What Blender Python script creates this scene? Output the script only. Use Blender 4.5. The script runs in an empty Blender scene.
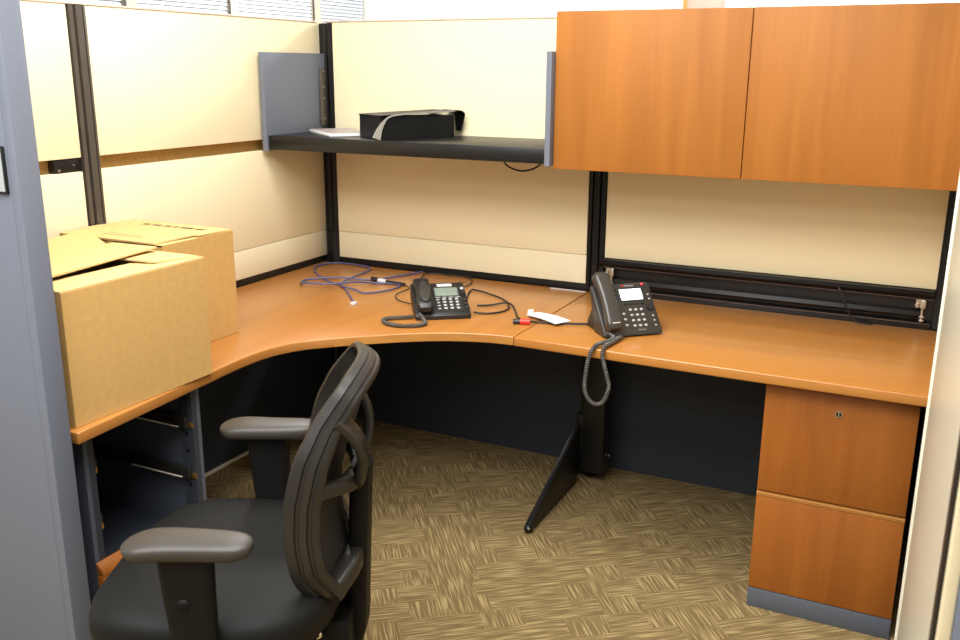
import bpy, bmesh, math, random
from mathutils import Vector, Matrix, Quaternion
random.seed(7)
S = bpy.context.scene
COL = S.collection

# ------------------------------------------------------------------ camera
cam_d = bpy.data.cameras.new('camera')
cam = bpy.data.objects.new('camera', cam_d); COL.objects.link(cam)
cr = Vector((0.89657604, 0.44285006, 0.00593622)); cu = Vector((-0.1211486, 0.23233623, 0.96506108)); cf = Vector((-0.42599816, 0.8659698, -0.26195776))
m = Matrix((cr, cu, -cf)).transposed().to_4x4(); m.translation = Vector((2.29684504, -3.18132304, 1.52963517))
cam.matrix_world = m
cam_d.sensor_width = 36; cam_d.lens = 927.574 * 36 / 960
cam_d.clip_start = .02
cam_d.dof.use_dof = True; cam_d.dof.focus_distance = 3.1; cam_d.dof.aperture_fstop = 8
S.camera = cam
# ------------------------------------------------------------------ light
W = bpy.data.worlds.new('ambient_and_daylight'); S.world = W; W.use_nodes = True  # even white world stands in for ceiling bounce as well as window daylight
W.node_tree.nodes['Background'].inputs[0].default_value = (1, .985, .96, 1)
W.node_tree.nodes['Background'].inputs[1].default_value = .22
def area(name, loc, sx, sy, power, col=(1, .985, .955)):
    d = bpy.data.lights.new(name, 'AREA'); d.shape = 'RECTANGLE'; d.size = sx; d.size_y = sy; d.energy = power; d.color = col
    o = bpy.data.objects.new(name, d); o.location = loc; COL.objects.link(o); return o
area('ceiling_light_entry', (1.25, -3.0, 2.75), 2.4, 1.5, 76)
area('ceiling_light_cubicle', (1.1, -1.4, 2.75), 1.2, 1.2, 34)
area('ceiling_light_aisle', (1.0, -5.0, 2.75), 2.4, 1.5, 50)
area('fill_light_window_side', (-.75, 1.2, 2.75), .6, 1.2, 38)  # added unseen light that whitens the blinds; no fixture built
area('fill_light_far', (1.4, 2.2, 2.75), 1.2, .6, 60)  # added unseen light to brighten the white far wall
S.view_settings.view_transform = 'Standard'; S.view_settings.look = 'None'
S.view_settings.exposure = 0.92; S.view_settings.gamma = 1.0; S.view_settings.use_curve_mapping = False

# ------------------------------------------------------------------ materials
def mat(name, col, rough=.5, metal=0., spec=.5, noise=None, bump=None, emit=None, trans=0., coat=0.):
    M = bpy.data.materials.new(name); M.use_nodes = True
    nt = M.node_tree; b = nt.nodes['Principled BSDF']
    b.inputs['Base Color'].default_value = (*col, 1); b.inputs['Roughness'].default_value = rough
    b.inputs['Metallic'].default_value = metal; b.inputs['Specular IOR Level'].default_value = spec
    b.inputs['Transmission Weight'].default_value = trans; b.inputs['Coat Weight'].default_value = coat
    if emit:
        b.inputs['Emission Color'].default_value = (*emit[0], 1); b.inputs['Emission Strength'].default_value = emit[1]
    tc = nt.nodes.new('ShaderNodeTexCoord')
    nz = nt.nodes.new('ShaderNodeTexNoise'); nz.inputs['Scale'].default_value = (noise or (40, .06))[0]; nz.inputs['Detail'].default_value = 4
    nt.links.new(tc.outputs['Object'], nz.inputs['Vector'])
    a = (noise or (40, .06))[1]
    rmp = nt.nodes.new('ShaderNodeValToRGB'); e = rmp.color_ramp.elements
    e[0].position = .3; e[1].position = .7
    e[0].color = (*[c * (1 - a) for c in col], 1); e[1].color = (*[min(1, c * (1 + a)) for c in col], 1)
    nt.links.new(nz.outputs['Fac'], rmp.inputs[0]); nt.links.new(rmp.outputs[0], b.inputs['Base Color'])
    if bump:
        n2 = nt.nodes.new('ShaderNodeTexNoise'); n2.inputs['Scale'].default_value = bump[0]; n2.inputs['Detail'].default_value = 3
        nt.links.new(tc.outputs['Object'], n2.inputs['Vector'])
        bp = nt.nodes.new('ShaderNodeBump'); bp.inputs['Strength'].default_value = bump[1]; bp.inputs['Distance'].default_value = .002
        nt.links.new(n2.outputs['Fac'], bp.inputs['Height']); nt.links.new(bp.outputs[0], b.inputs['Normal'])
    return M
def wood(name, col, axis, rough=.35, amt=.16, coat=0.):
    M = bpy.data.materials.new(name); M.use_nodes = True
    nt = M.node_tree; b = nt.nodes['Principled BSDF']; b.inputs['Roughness'].default_value = rough; b.inputs['Coat Weight'].default_value = coat; b.inputs['Specular IOR Level'].default_value = .5 if coat else .3
    b.inputs['Coat Roughness'].default_value = .15
    tc = nt.nodes.new('ShaderNodeTexCoord'); mp = nt.nodes.new('ShaderNodeMapping')
    sc = [14, 14, 14]; sc[axis] = .9; mp.inputs['Scale'].default_value = sc
    nt.links.new(tc.outputs['Object'], mp.inputs[0])
    n1 = nt.nodes.new('ShaderNodeTexNoise'); n1.inputs['Scale'].default_value = 1.0; n1.inputs['Detail'].default_value = 5; n1.inputs['Distortion'].default_value = .6
    mp2 = nt.nodes.new('ShaderNodeMapping'); sc2 = [160, 160, 160]; sc2[axis] = 5; mp2.inputs['Scale'].default_value = sc2
    nt.links.new(tc.outputs['Object'], mp2.inputs[0])
    n2 = nt.nodes.new('ShaderNodeTexNoise'); n2.inputs['Scale'].default_value = 1.0; n2.inputs['Detail'].default_value = 3
    nt.links.new(mp.outputs[0], n1.inputs['Vector']); nt.links.new(mp2.outputs[0], n2.inputs['Vector'])
    mx = nt.nodes.new('ShaderNodeMath'); mx.operation = 'MULTIPLY_ADD'; mx.inputs[1].default_value = .2
    nt.links.new(n2.outputs['Fac'], mx.inputs[0]); 
    m2 = nt.nodes.new('ShaderNodeMath'); m2.operation = 'MULTIPLY'; m2.inputs[1].default_value = .8
    nt.links.new(n1.outputs['Fac'], m2.inputs[0]); nt.links.new(m2.outputs[0], mx.inputs[2])
    r = nt.nodes.new('ShaderNodeValToRGB'); e = r.color_ramp.elements; e[0].position = .36; e[1].position = .64
    e[0].color = (col[0] * (1 - amt), col[1] * (1 - amt * 1.25), col[2] * (1 - amt * 1.4), 1)
    e[1].color = (min(1, col[0] * (1 + amt)), col[1] * (1 + amt * 1.15), col[2] * (1 + amt * 1.2), 1)
    nt.links.new(mx.outputs[0], r.inputs[0]); nt.links.new(r.outputs[0], b.inputs['Base Color'])
    return M
def carpet():
    M = bpy.data.materials.new('carpet'); M.use_nodes = True; nt = M.node_tree; N = nt.nodes; L = nt.links
    b = N['Principled BSDF']; b.inputs['Roughness'].default_value = .95; b.inputs['Specular IOR Level'].default_value = .1
    tc = N.new('ShaderNodeTexCoord'); rot = N.new('ShaderNodeMapping'); rot.inputs['Rotation'].default_value = (0, 0, math.radians(-38))
    L.new(tc.outputs['Object'], rot.inputs[0])
    def mth(op, a, bb=None, c=None):
        n = N.new('ShaderNodeMath'); n.operation = op
        for i, v in enumerate((a, bb, c)):
            if v is None: continue
            if isinstance(v, (int, float)): n.inputs[i].default_value = v
            else: L.new(v, n.inputs[i])
        return n.outputs[0]
    sp = N.new('ShaderNodeSeparateXYZ'); L.new(rot.outputs[0], sp.inputs[0])
    # warp block borders so they read as hand-laid patches
    cell = .088
    cb = N.new('ShaderNodeCombineXYZ')
    row = mth('FLOOR', mth('DIVIDE', sp.outputs[1], cell))
    wn0 = N.new('ShaderNodeTexWhiteNoise'); wn0.noise_dimensions = '1D'; L.new(row, wn0.inputs['W'])
    xs = mth('ADD', mth('DIVIDE', sp.outputs[0], cell * 1.35), wn0.outputs['Value'])
    L.new(mth('FLOOR', xs), cb.inputs[0]); L.new(row, cb.inputs[1])
    wn = N.new('ShaderNodeTexWhiteNoise'); wn.noise_dimensions = '2D'; L.new(cb.outputs[0], wn.inputs['Vector'])
    sel = mth('GREATER_THAN', wn.outputs['Value'], .5)
    def strokes(sx, sy):
        mp = N.new('ShaderNodeMapping'); mp.inputs['Scale'].default_value = (sx, sy, 1); L.new(rot.outputs[0], mp.inputs[0])
        n = N.new('ShaderNodeTexNoise'); n.inputs['Scale'].default_value = 1; n.inputs['Detail'].default_value = .6; L.new(mp.outputs[0], n.inputs['Vector'])
        r = N.new('ShaderNodeValToRGB'); r.color_ramp.elements[0].position = .48; r.color_ramp.elements[1].position = .62
        L.new(n.outputs['Fac'], r.inputs[0]); return r.outputs[0]
    h = strokes(9.5, 250); v = strokes(250, 9.5)
    mix = N.new('ShaderNodeMix'); mix.data_type = 'FLOAT'; L.new(sel, mix.inputs[0]); L.new(h, mix.inputs[2]); L.new(v, mix.inputs[3])
    nf = N.new('ShaderNodeTexNoise'); nf.inputs['Scale'].default_value = 420; nf.inputs['Detail'].default_value = 2; L.new(tc.outputs['Object'], nf.inputs['Vector'])
    nl = N.new('ShaderNodeTexNoise'); nl.inputs['Scale'].default_value = 7; L.new(tc.outputs['Object'], nl.inputs['Vector'])
    f = mth('MULTIPLY', mix.outputs[0], mth('ADD', mth('MULTIPLY', nf.outputs['Fac'], 1.0), mth('MULTIPLY', nl.outputs['Fac'], .5)))
    mc = N.new('ShaderNodeMix'); mc.data_type = 'RGBA'; L.new(f, mc.inputs[0])
    mc.inputs[6].default_value = (.165, .112, .049, 1); mc.inputs[7].default_value = (.41, .312, .142, 1)
    L.new(mc.outputs[2], b.inputs['Base Color'])
    bp = N.new('ShaderNodeBump'); bp.inputs['Strength'].default_value = .5; bp.inputs['Distance'].default_value = .004
    L.new(f, bp.inputs['Height']); L.new(bp.outputs[0], b.inputs['Normal'])
    return M
def fabric(name, col, amt=.05):
    return mat(name, col, rough=.9, spec=.15, noise=(230, amt), bump=(600, .25))

CREAM = fabric('cream_fabric', (.84, .735, .49), .03)
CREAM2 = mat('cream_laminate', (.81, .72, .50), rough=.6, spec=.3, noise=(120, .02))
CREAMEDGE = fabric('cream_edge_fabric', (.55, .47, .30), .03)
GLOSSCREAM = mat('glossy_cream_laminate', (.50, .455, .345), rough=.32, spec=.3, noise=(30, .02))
PALEEDGE = mat('pale_edge_trim', (.8, .79, .66), rough=.3, noise=(30, .02))
CAPTRIM = mat('panel_cap_trim', (.62, .5, .42), rough=.4)
BLACK = mat('black_powder_coat', (.008, .0075, .007), rough=.38, spec=.4, noise=(60, .15))
POSTBLK = mat('black_extrusion', (.007, .0065, .006), rough=.34, spec=.3, noise=(30, .12))
POSTBRN = mat('dark_bronze_extrusion', (.075, .062, .05), rough=.32, noise=(20, .1))
NAVY = mat('navy_panel_skin', (.026, .032, .044), rough=.6, noise=(50, .1))
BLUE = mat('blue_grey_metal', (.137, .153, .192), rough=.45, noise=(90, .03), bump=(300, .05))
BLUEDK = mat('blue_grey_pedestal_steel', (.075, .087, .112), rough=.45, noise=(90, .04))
KICKBLUE = mat('slate_plinth', (.085, .096, .118), rough=.5)
HARDBOARD = mat('raw_hardboard', (.36, .2, .055), rough=.8, noise=(90, .15))
DESK = wood('cherry_desktop', (.40, .163, .033), 0, rough=.33, amt=.09, coat=.25)
DESKC = wood('cherry_corner_desktop', (.40, .163, .036), 1, rough=.33, amt=.07, coat=.25)
DOORW = wood('cherry_door_veneer', (.345, .126, .020), 2, rough=.55, amt=.11)
DRAWW = wood('cherry_drawer_veneer', (.285, .090, .0135), 2, rough=.45, amt=.13)
EDGEW = wood('worn_edge_band', (.42, .19, .045), 0, rough=.4, amt=.1)
CARD = mat('corrugated_cardboard', (.54, .33, .115), rough=.85, spec=.15, noise=(55, .05))
CARDIN = mat('cardboard_inner_flap', (.62, .43, .18), rough=.85, spec=.15, noise=(55, .05))
CARDDK = mat('cardboard_end_grain', (.36, .19, .06), rough=.9)
INK = mat('printed_ink', (.07, .05, .03), rough=.8)
FAINTINK = mat('faint_printed_ink', (.34, .22, .08), rough=.8)
PHONEBLK = mat('phone_plastic', (.014, .0132, .012), rough=.42, noise=(200, .08))
PHONEGRY = mat('phone_charcoal_plastic', (.030, .027, .023), rough=.38, noise=(200, .08))
HANDGRY = mat('handset_plastic', (.042, .037, .031), rough=.33, noise=(200, .06))
KEYS = mat('phone_keys', (.42, .41, .38), rough=.5)
KEYDK = mat('dark_phone_keys', (.01, .01, .01), rough=.4)
LCD = mat('grey_lcd', (.21, .25, .205), rough=.25)
SCREEN = mat('lit_phone_screen', (.8, .85, 1), rough=.3, emit=((.80, .86, 1), .75))
LED = mat('red_indicator_led', (.8, .02, .02), rough=.3, emit=((1, .03, .05), 1.2))
WHITE = mat('white_paper', (.88, .87, .85), rough=.7)
CORD = mat('coiled_cord', (.075, .07, .06), rough=.45)
CABLE = mat('black_cable_sheath', (.014, .013, .012), rough=.45)
ETH = mat('blue_cable_sheath', (.075, .08, .19), rough=.45)
CLEAR = mat('clear_plug_plastic', (.62, .6, .62), rough=.2)
RED = mat('red_connector', (.75, .025, .015), rough=.4)
STEEL = mat('zinc_steel', (.5, .46, .38), rough=.35, metal=.9)
CHROME = mat('chrome', (.7, .69, .66), rough=.15, metal=1.)
BRASS = mat('brass_screw', (.5, .3, .08), rough=.35, metal=.9)
CHPLAS = mat('chair_black_plastic', (.006, .0056, .005), rough=.5, spec=.15, noise=(300, .1), bump=(900, .12))
CHFRAME = mat('chair_frame_plastic', (.017, .015, .0122), rough=.4, noise=(300, .06), bump=(900, .06))
CHPAD = mat('chair_armpad_urethane', (.036, .031, .025), rough=.42, spec=.35, noise=(300, .06), bump=(700, .08))
CHSEAT = mat('chair_seat_vinyl', (.0055, .0055, .005), rough=.6, spec=.2, noise=(350, .12), bump=(800, .15))
CHMESH = mat('chair_back_fabric', (.022, .021, .018), rough=.6, spec=.3, noise=(500, .25), bump=(900, .3))
FILEBLK = mat('black_file_board', (.006, .006, .006), rough=.45, spec=.3, noise=(80, .1))
FILEGRY = mat('worn_black_board_edge', (.30, .28, .25), rough=.3, noise=(80, .06))
OFFWHITE = mat('white_wall_paint', (.88, .87, .84), rough=.8, noise=(20, .01))
MULL = mat('cream_mullion', (.5, .44, .34), rough=.5)
MULLDK = mat('dark_gasket', (.045, .04, .035), rough=.5)
BLIND = mat('white_blind_slat', (.66, .71, .76), rough=.5)
PEACH = mat('pale_wood_door', (.36, .205, .160), rough=.5)
ORANGE = mat('orange_door_frame', (.40, .15, .035), rough=.5)
PLATE = mat('grey_nameplate_insert', (.35, .38, .38), rough=.3)
GLASS = mat('window_glass', (.95, .97, 1), rough=.02, trans=1.)
BALLS = mat('bearing_balls', (.62, .58, .5), rough=.25)
SLIDE = mat('dark_slide_steel', (.03, .028, .025), rough=.35, metal=.5)
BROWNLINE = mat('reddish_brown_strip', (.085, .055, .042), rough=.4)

# ------------------------------------------------------------------ mesh helpers
class MB:
    def __init__(s): s.bm = bmesh.new(); s.mi = 0
    def _fin(s, faces):
        for f in faces: f.material_index = s.mi
    def box(s, x0, x1, y0, y1, z0, z1, bev=0., seg=2):
        bm = bmesh.new()
        bmesh.ops.create_cube(bm, size=1)
        for v in bm.verts: v.co = Vector(((x0 + x1) / 2 + v.co.x * (x1 - x0), (y0 + y1) / 2 + v.co.y * (y1 - y0), (z0 + z1) / 2 + v.co.z * (z1 - z0)))
        if bev: bmesh.ops.bevel(bm, geom=bm.edges[:], offset=bev, segments=seg, affect='EDGES', profile=.5)
        s.merge(bm); return s
    def merge(s, bm, M=None):
        mp = {}
        for v in bm.verts: mp[v.index if False else v] = s.bm.verts.new(M @ v.co if M else v.co)
        for f in bm.faces:
            nf = s.bm.faces.new([mp[v] for v in f.verts]); nf.material_index = s.mi
        bm.free()
    def prism(s, pts, axis, a, b, bev=0., seg=2):
        """2D outline extruded along axis: 'z' -> (x,y); 'y' -> (x,z); 'x' -> (y,z)"""
        def P(p, t): return {'z': (p[0], p[1], t), 'y': (p[0], t, p[1]), 'x': (t, p[0], p[1])}[axis]
        bm = bmesh.new()
        A = [bm.verts.new(P(p, a)) for p in pts]; B = [bm.verts.new(P(p, b)) for p in pts]
        bm.faces.new(A); bm.faces.new(B[::-1]); n = len(pts)
        for i in range(n): bm.faces.new([A[i], B[i], B[(i + 1) % n], A[(i + 1) % n]])
        bmesh.ops.recalc_face_normals(bm, faces=bm.faces[:])
        if bev:
            caps = [e for e in bm.edges if (e.verts[0] in A) == (e.verts[1] in A)] if True else bm.edges[:]
            bmesh.ops.bevel(bm, geom=caps, offset=bev, segments=seg, affect='EDGES', profile=.5)
        s.merge(bm); return s
    def loft(s, rings, caps=True, closed=False):
        R = [[s.bm.verts.new(p) for p in r] for r in rings]; n = len(R[0]); k = len(R)
        for i in range(k if closed else k - 1):
            a, b = R[i], R[(i + 1) % k]
            for j in range(n):
                f = s.bm.faces.new([a[j], a[(j + 1) % n], b[(j + 1) % n], b[j]]); f.material_index = s.mi
        if caps and not closed:
            for r in (R[0][::-1], R[-1]):
                f = s.bm.faces.new(r); f.material_index = s.mi
        return s
    def sweep(s, path, prof, closed=False, up=None, scale=None):
        """prof: list of (a,b) offsets; frame from `up` vector (function of index or constant) or parallel transport"""
        P = [Vector(p) for p in path]; n = len(P); rings = []; nrm = None
        for i in range(n):
            if closed: t = P[(i + 1) % n] - P[i - 1]
            else: t = P[min(i + 1, n - 1)] - P[max(i - 1, 0)]
            t.normalize()
            if up is not None:
                u = up(i) if callable(up) else Vector(up)
                nrm = (u - t * u.dot(t)).normalized()
            elif nrm is None:
                a = Vector((0, 0, 1)) if abs(t.z) < .9 else Vector((1, 0, 0)); nrm = (a - t * a.dot(t)).normalized()
            else: nrm = (nrm - t * nrm.dot(t)).normalized()
            bn = t.cross(nrm); k = scale(i / max(1, n - 1)) if scale else 1
            rings.append([P[i] + nrm * (a * k) + bn * (b * k) for a, b in prof])
        s.loft(rings, True, closed); return s
    def tube(s, path, r, n=8, closed=False, scale=None):
        return s.sweep(path, [(r * math.cos(2 * math.pi * i / n), r * math.sin(2 * math.pi * i / n)) for i in range(n)], closed, None, scale)
    def cyl(s, p0, p1, r0, r1=None, n=16):
        r1 = r0 if r1 is None else r1
        p0 = Vector(p0); p1 = Vector(p1); t = (p1 - p0).normalized(); a = Vector((0, 0, 1)) if abs(t.z) < .9 else Vector((1, 0, 0))
        u = (a - t * a.dot(t)).normalized(); w = t.cross(u)
        rg = [[p + (u * math.cos(2 * math.pi * i / n) + w * math.sin(2 * math.pi * i / n)) * r for i in range(n)] for p, r in ((p0, r0), (p1, r1))]
        return s.loft(rg)
    def ball(s, c, rx, ry=None, rz=None, n=12):
        ry = ry or rx; rz = rz or rx; bm = bmesh.new(); bmesh.ops.create_uvsphere(bm, u_segments=n, v_segments=n // 2 + 1, radius=1)
        for v in bm.verts: v.co = Vector((c[0] + v.co.x * rx, c[1] + v.co.y * ry, c[2] + v.co.z * rz))
        s.merge(bm); return s
    def build(s, name, mats, parent=None, smooth=35, M=None):
        if M is not None: bmesh.ops.transform(s.bm, matrix=M, verts=s.bm.verts[:])
        bmesh.ops.recalc_face_normals(s.bm, faces=s.bm.faces[:])
        me = bpy.data.meshes.new(name); s.bm.to_mesh(me); s.bm.free()
        for k in (mats if isinstance(mats, (list, tuple)) else [mats]): me.materials.append(k)
        if smooth:
            for p in me.polygons: p.use_smooth = True
            me.set_sharp_from_angle(angle=math.radians(smooth))
        o = bpy.data.objects.new(name, me); COL.objects.link(o)
        if parent is not None: o.parent = parent
        return o
def tag(o, label=None, cat=None, group=None, kind=None):
    if label: o['label'] = label
    if cat: o['category'] = cat
    if group: o['group'] = group
    if kind: o['kind'] = kind
    return o
def thing(name, label, cat, loc=(0, 0, 0), rz=0., group=None):
    o = bpy.data.objects.new(name, None); COL.objects.link(o); o.empty_display_size = .05
    o.location = loc; o.rotation_euler = (0, 0, rz); return tag(o, label, cat, group)
def setting(name):
    o = bpy.data.objects.new(name, None); COL.objects.link(o); o['kind'] = 'structure'; return o
def catmull(pts, k=8, closed=False):
    P = [Vector(p) for p in pts]; n = len(P); out = []
    rng = range(n) if closed else range(n - 1)
    for i in rng:
        if closed: p0, p1, p2, p3 = P[i - 1], P[i], P[(i + 1) % n], P[(i + 2) % n]
        else: p0, p1, p2, p3 = P[max(i - 1, 0)], P[i], P[i + 1], P[min(i + 2, n - 1)]
        for j in range(k):
            t = j / k
            out.append(.5 * ((2 * p1) + (p2 - p0) * t + (2 * p0 - 5 * p1 + 4 * p2 - p3) * t * t + (3 * p1 - p0 - 3 * p2 + p3) * t ** 3))
    if not closed: out.append(P[-1])
    return out
def rrect(w, h, r, n=4):
    out = []
    for cx, cy, a0 in ((w / 2 - r, h / 2 - r, 0), (-w / 2 + r, h / 2 - r, 90), (-w / 2 + r, -h / 2 + r, 180), (w / 2 - r, -h / 2 + r, 270)):
        for i in range(n + 1):
            a = math.radians(a0 + 90 * i / n); out.append((cx + r * math.cos(a), cy + r * math.sin(a)))
    return out
def coil(path, R, r, pitch, n=6):
    """helical cord round a path"""
    P = catmull(path, 24); d = [0]
    for i in range(1, len(P)): d.append(d[-1] + (P[i] - P[i - 1]).length)
    Ltot = d[-1]; steps = int(Ltot / pitch * 9); out = []; j = 0; nrm = None
    for k in range(steps + 1):
        sdist = Ltot * k / steps
        while j < len(P) - 2 and d[j + 1] < sdist: j += 1
        f = (sdist - d[j]) / max(1e-9, d[j + 1] - d[j]); p = P[j].lerp(P[j + 1], f); t = (P[j + 1] - P[j]).normalized()
        if nrm is None:
            a = Vector((0, 0, 1)) if abs(t.z) < .9 else Vector((1, 0, 0)); nrm = (a - t * a.dot(t)).normalized()
        else: nrm = (nrm - t * nrm.dot(t)).normalized()
        b = t.cross(nrm); a = 2 * math.pi * sdist / pitch
        out.append(p + nrm * (R * math.cos(a)) + b * (R * math.sin(a)))
    return out

D = .737          # worktop height
T = .029
H = 1.7005        # panel height
# ================================================================== SETTING
fl = MB(); fl.box(-1.5, 5, -6, 2.75, -.02, 0); o = fl.build('floor', carpet(), None, 0); o['kind'] = 'structure'

# --- back wall of the cubicle (faces -y at y = 0)
wb = setting('wall_back')
MB().box(-.115, 2.47, .108, .12, 0, D).build('lower_skin', NAVY, wb)
MB().box(-.07, 2.40, .012, .07, D + .002, H - .004).build('panel_core', BLACK, wb)
MB().box(.072, 1.166, 0, .012, .8700, H, .002).build('fabric_tile', CREAM, wb)
MB().box(.072, 1.166, 0, .012, .7616, .8685, .002).build('beltline_cover', CREAM2, wb)
MB().box(.065, 1.168, .004, .011, D, .7616).build('bottom_reveal', BLACK, wb)
MB().box(1.236, 2.329, 0, .012, .866, H, .002).build('fabric_tile', CREAM, wb)
def post(x0, x1, y0, y1, z0, z1, axis, mA=POSTBLK, grooves=2):
    b = MB(); b.box(x0, x1, y0, y1, z0, z1, .004)
    return b
def xpost(x0, x1, z0, name='post', mt=POSTBLK):
    b = MB(); w = x1 - x0
    pr = [(x0, .07), (x0, -.004), (x0 + .22 * w, -.006), (x0 + .24 * w, .006), (x0 + .32 * w, .006), (x0 + .34 * w, -.008), (x0 + .66 * w, -.008), (x0 + .68 * w, .006), (x0 + .76 * w, .006), (x0 + .78 * w, -.006), (x1, -.004), (x1, .07)]
    b.prism(pr, 'z', z0, H + .001); return b.build(name, mt, wb, 20)
xpost(1.1685, 1.2335, 0); xpost(2.331, 2.396, 0)
b = MB(); b.prism([(.0, .07), (.0, .019), (.026, .004), (.034, .010), (.046, .006), (.052, -.004), (.0715, .0), (.0715, .07)], 'z', 0, H - .002)
b.prism([(.001, .014), (.016, -.004), (.052, -.012), (.0735, -.0005), (.0735, .004), (.001, .018)], 'z', D + .002, .866, 0)
b.build('corner_post', POSTBLK, wb, 20)
MB().box(.03, 2.40, -.003, .05, H, H + .006, .001).build('top_cap', CAPTRIM, wb)

# --- left wall (faces +x at x = 0)
wl = setting('wall_left')
Y0 = -1.865
MB().box(-.125, -.112, Y0, .12, .0, D).build('lower_skin', NAVY, wl)
MB().box(-.111, -.104, Y0, .107, .0, .012).build('baseboard_strip', PALEEDGE, wl)
MB().box(-.06, -.035, Y0, .0, D + .002, H - .004).build('panel_core', HARDBOARD, wl)
for ya, yb in ((Y0, -1.205), (-1.136, .0165)):
    MB().box(-.034, 0, ya, yb, 1.2664, H, .002).build('upper_tile', CREAM, wl)
    MB().box(-.034, 0, ya, yb, .8700, 1.2248, .002).build('lower_tile', CREAM, wl)
    MB().box(-.034, 0, ya, yb, .7616, .8685, .002).build('beltline_cover', CREAM2, wl)
    MB().box(-.030, -.004, ya, yb, D, .7616).build('bottom_reveal', BLACK, wl)
b = MB(); ya, yb = -1.198, -1.1385; w = yb - ya
b.prism([(-.07, ya), (.004, ya), (.006, ya + .2 * w), (-.006, ya + .22 * w), (-.006, ya + .34 * w), (.008, ya + .36 * w), (.008, ya + .72 * w), (-.006, ya + .74 * w), (-.006, ya + .84 * w), (.004, ya + .86 * w), (.002, yb), (-.07, yb)], 'z', 0, H + .001)
b.build('post', POSTBRN, wl, 20)
b = MB(); b.box(-.033, -.006, -1.298, -1.2035, 1.2255, 1.2655, .001); b.mi = 1; b.cyl((-.006, -1.285, 1.234), (-.003, -1.285, 1.234), .004); b.cyl((-.006, -1.232, 1.246), (-.003, -1.232, 1.246), .0025)
b.build('tile_bracket', [BLACK, STEEL], wl)
MB().box(-.05, .003, Y0, .0, H, H + .006, .001).build('top_cap', CAPTRIM, wl)

# --- front return panel at the left of the opening
wf = setting('wall_front')
MB().box(-.1, .617, -1.9165, -1.868, 0, 1.96, .002).build('panel_skin', BLUE, wf)
MB().box(.6172, .644, -1.918, -1.864, 0, 1.96, .004).build('end_cap', BLUE, wf)
# --- right side wall with a cream slab door standing open against it
wr = setting('wall_right')
MB().box(2.40, 2.47, -2.10, 0, 0, H).build('panel_skin', CREAM, wr)
MB().box(2.34, 2.40, -.838, -.645, 0, .70).build('lower_skin', NAVY, wr)
MB().box(2.3668, 3.2, -2.185, -2.105, 0, 1.96, .003).build('front_panel', BLUE, wr)
MB().box(2.3500, 2.3538, -2.15, -2.098, 0, 1.96).build('dark_gap_strip', BLACK, wr)  # black strip put in for the shade of the gap beside the door
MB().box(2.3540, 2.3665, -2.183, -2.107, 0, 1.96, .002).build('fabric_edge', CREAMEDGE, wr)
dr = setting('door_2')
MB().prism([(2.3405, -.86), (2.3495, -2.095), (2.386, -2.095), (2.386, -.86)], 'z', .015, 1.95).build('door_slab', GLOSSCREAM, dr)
MB().box(2.3345, 2.388, -.8598, -.842, .015, 1.95, .002).build('edge_bead', PALEEDGE, dr)

# --- the office beyond: window wall with blinds, white end wall, pale door
ww = setting('wall_window')
MB().box(-1.62, -1.52, -6, 2.75, 0, .8).build('sill_wall', OFFWHITE, ww)
MB().box(-1.62, -1.52, -6, 2.75, 2.5, 2.8).build('head_wall', OFFWHITE, ww)
edges = [-3.53, -2.73, -1.93, -1.13, -.33, .475, 1.265, 2.085, 2.70]
for i in range(len(edges) - 1):
    a, c = edges[i], edges[i + 1]
    w = setting('window_%d' % (i + 1))
    b = MB(); b.box(-1.60, -1.53, a, a + .085, .8, 2.5); b.box(-1.60, -1.53, a + .085, c, .8, .84); b.box(-1.60, -1.53, a + .085, c, 2.46, 2.5)
    b.mi = 1; b.box(-1.5305, -1.527, a - .004, a + .014, .8, 2.5)
    b.build('window_frame', [MULL, MULLDK], w)
    MB().box(-1.585, -1.579, a + .085, c - .006, .84, 2.46).build('window_pane', GLASS, w)
    if i >= 4:
        bl = MB(); z = .86
        while z < 2.44:
            v = [bl.bm.verts.new(p) for p in ((-1.552, a + .10, z + .0245), (-1.552, c - .006, z + .0245), (-1.538, c - .006, z - .001), (-1.538, a + .10, z - .001))]
            bl.bm.faces.new(v); z += .0225
        bl.box(-1.56, -1.53, a + .095, c - .004, 2.43, 2.46)
        o = bl.build('window_blind', BLIND, None, 0)
        names = {4: 'above the dark bronze post', 5: 'over the left cubicle wall, second from the corner', 6: 'over the left cubicle wall, beside the corner post', 7: 'past the corner post, narrowest of the blinds'}
        tag(o, 'white slatted blind ' + names[i], 'blind', 'window blinds beyond the cubicle')
wn = setting('wall_far')
b = MB(); b.box(-1.62, .755, 2.75, 2.85, 0, 2.8); b.box(1.025, 5, 2.75, 2.85, 0, 2.8); b.box(.755, 1.025, 2.75, 2.85, 2.1, 2.8); b.build('painted_wall', OFFWHITE, wn)
d1 = setting('door_1')
MB().box(.779, 1.012, 2.755, 2.79, .01, 2.09).build('door_slab', PEACH, d1)
b = MB(); b.box(.757, .779, 2.74, 2.82, 0, 2.098); b.mi = 1; b.box(1.012, 1.024, 2.747, 2.82, 0, 2.098); b.build('door_frame', [ORANGE, OFFWHITE], d1)

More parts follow.
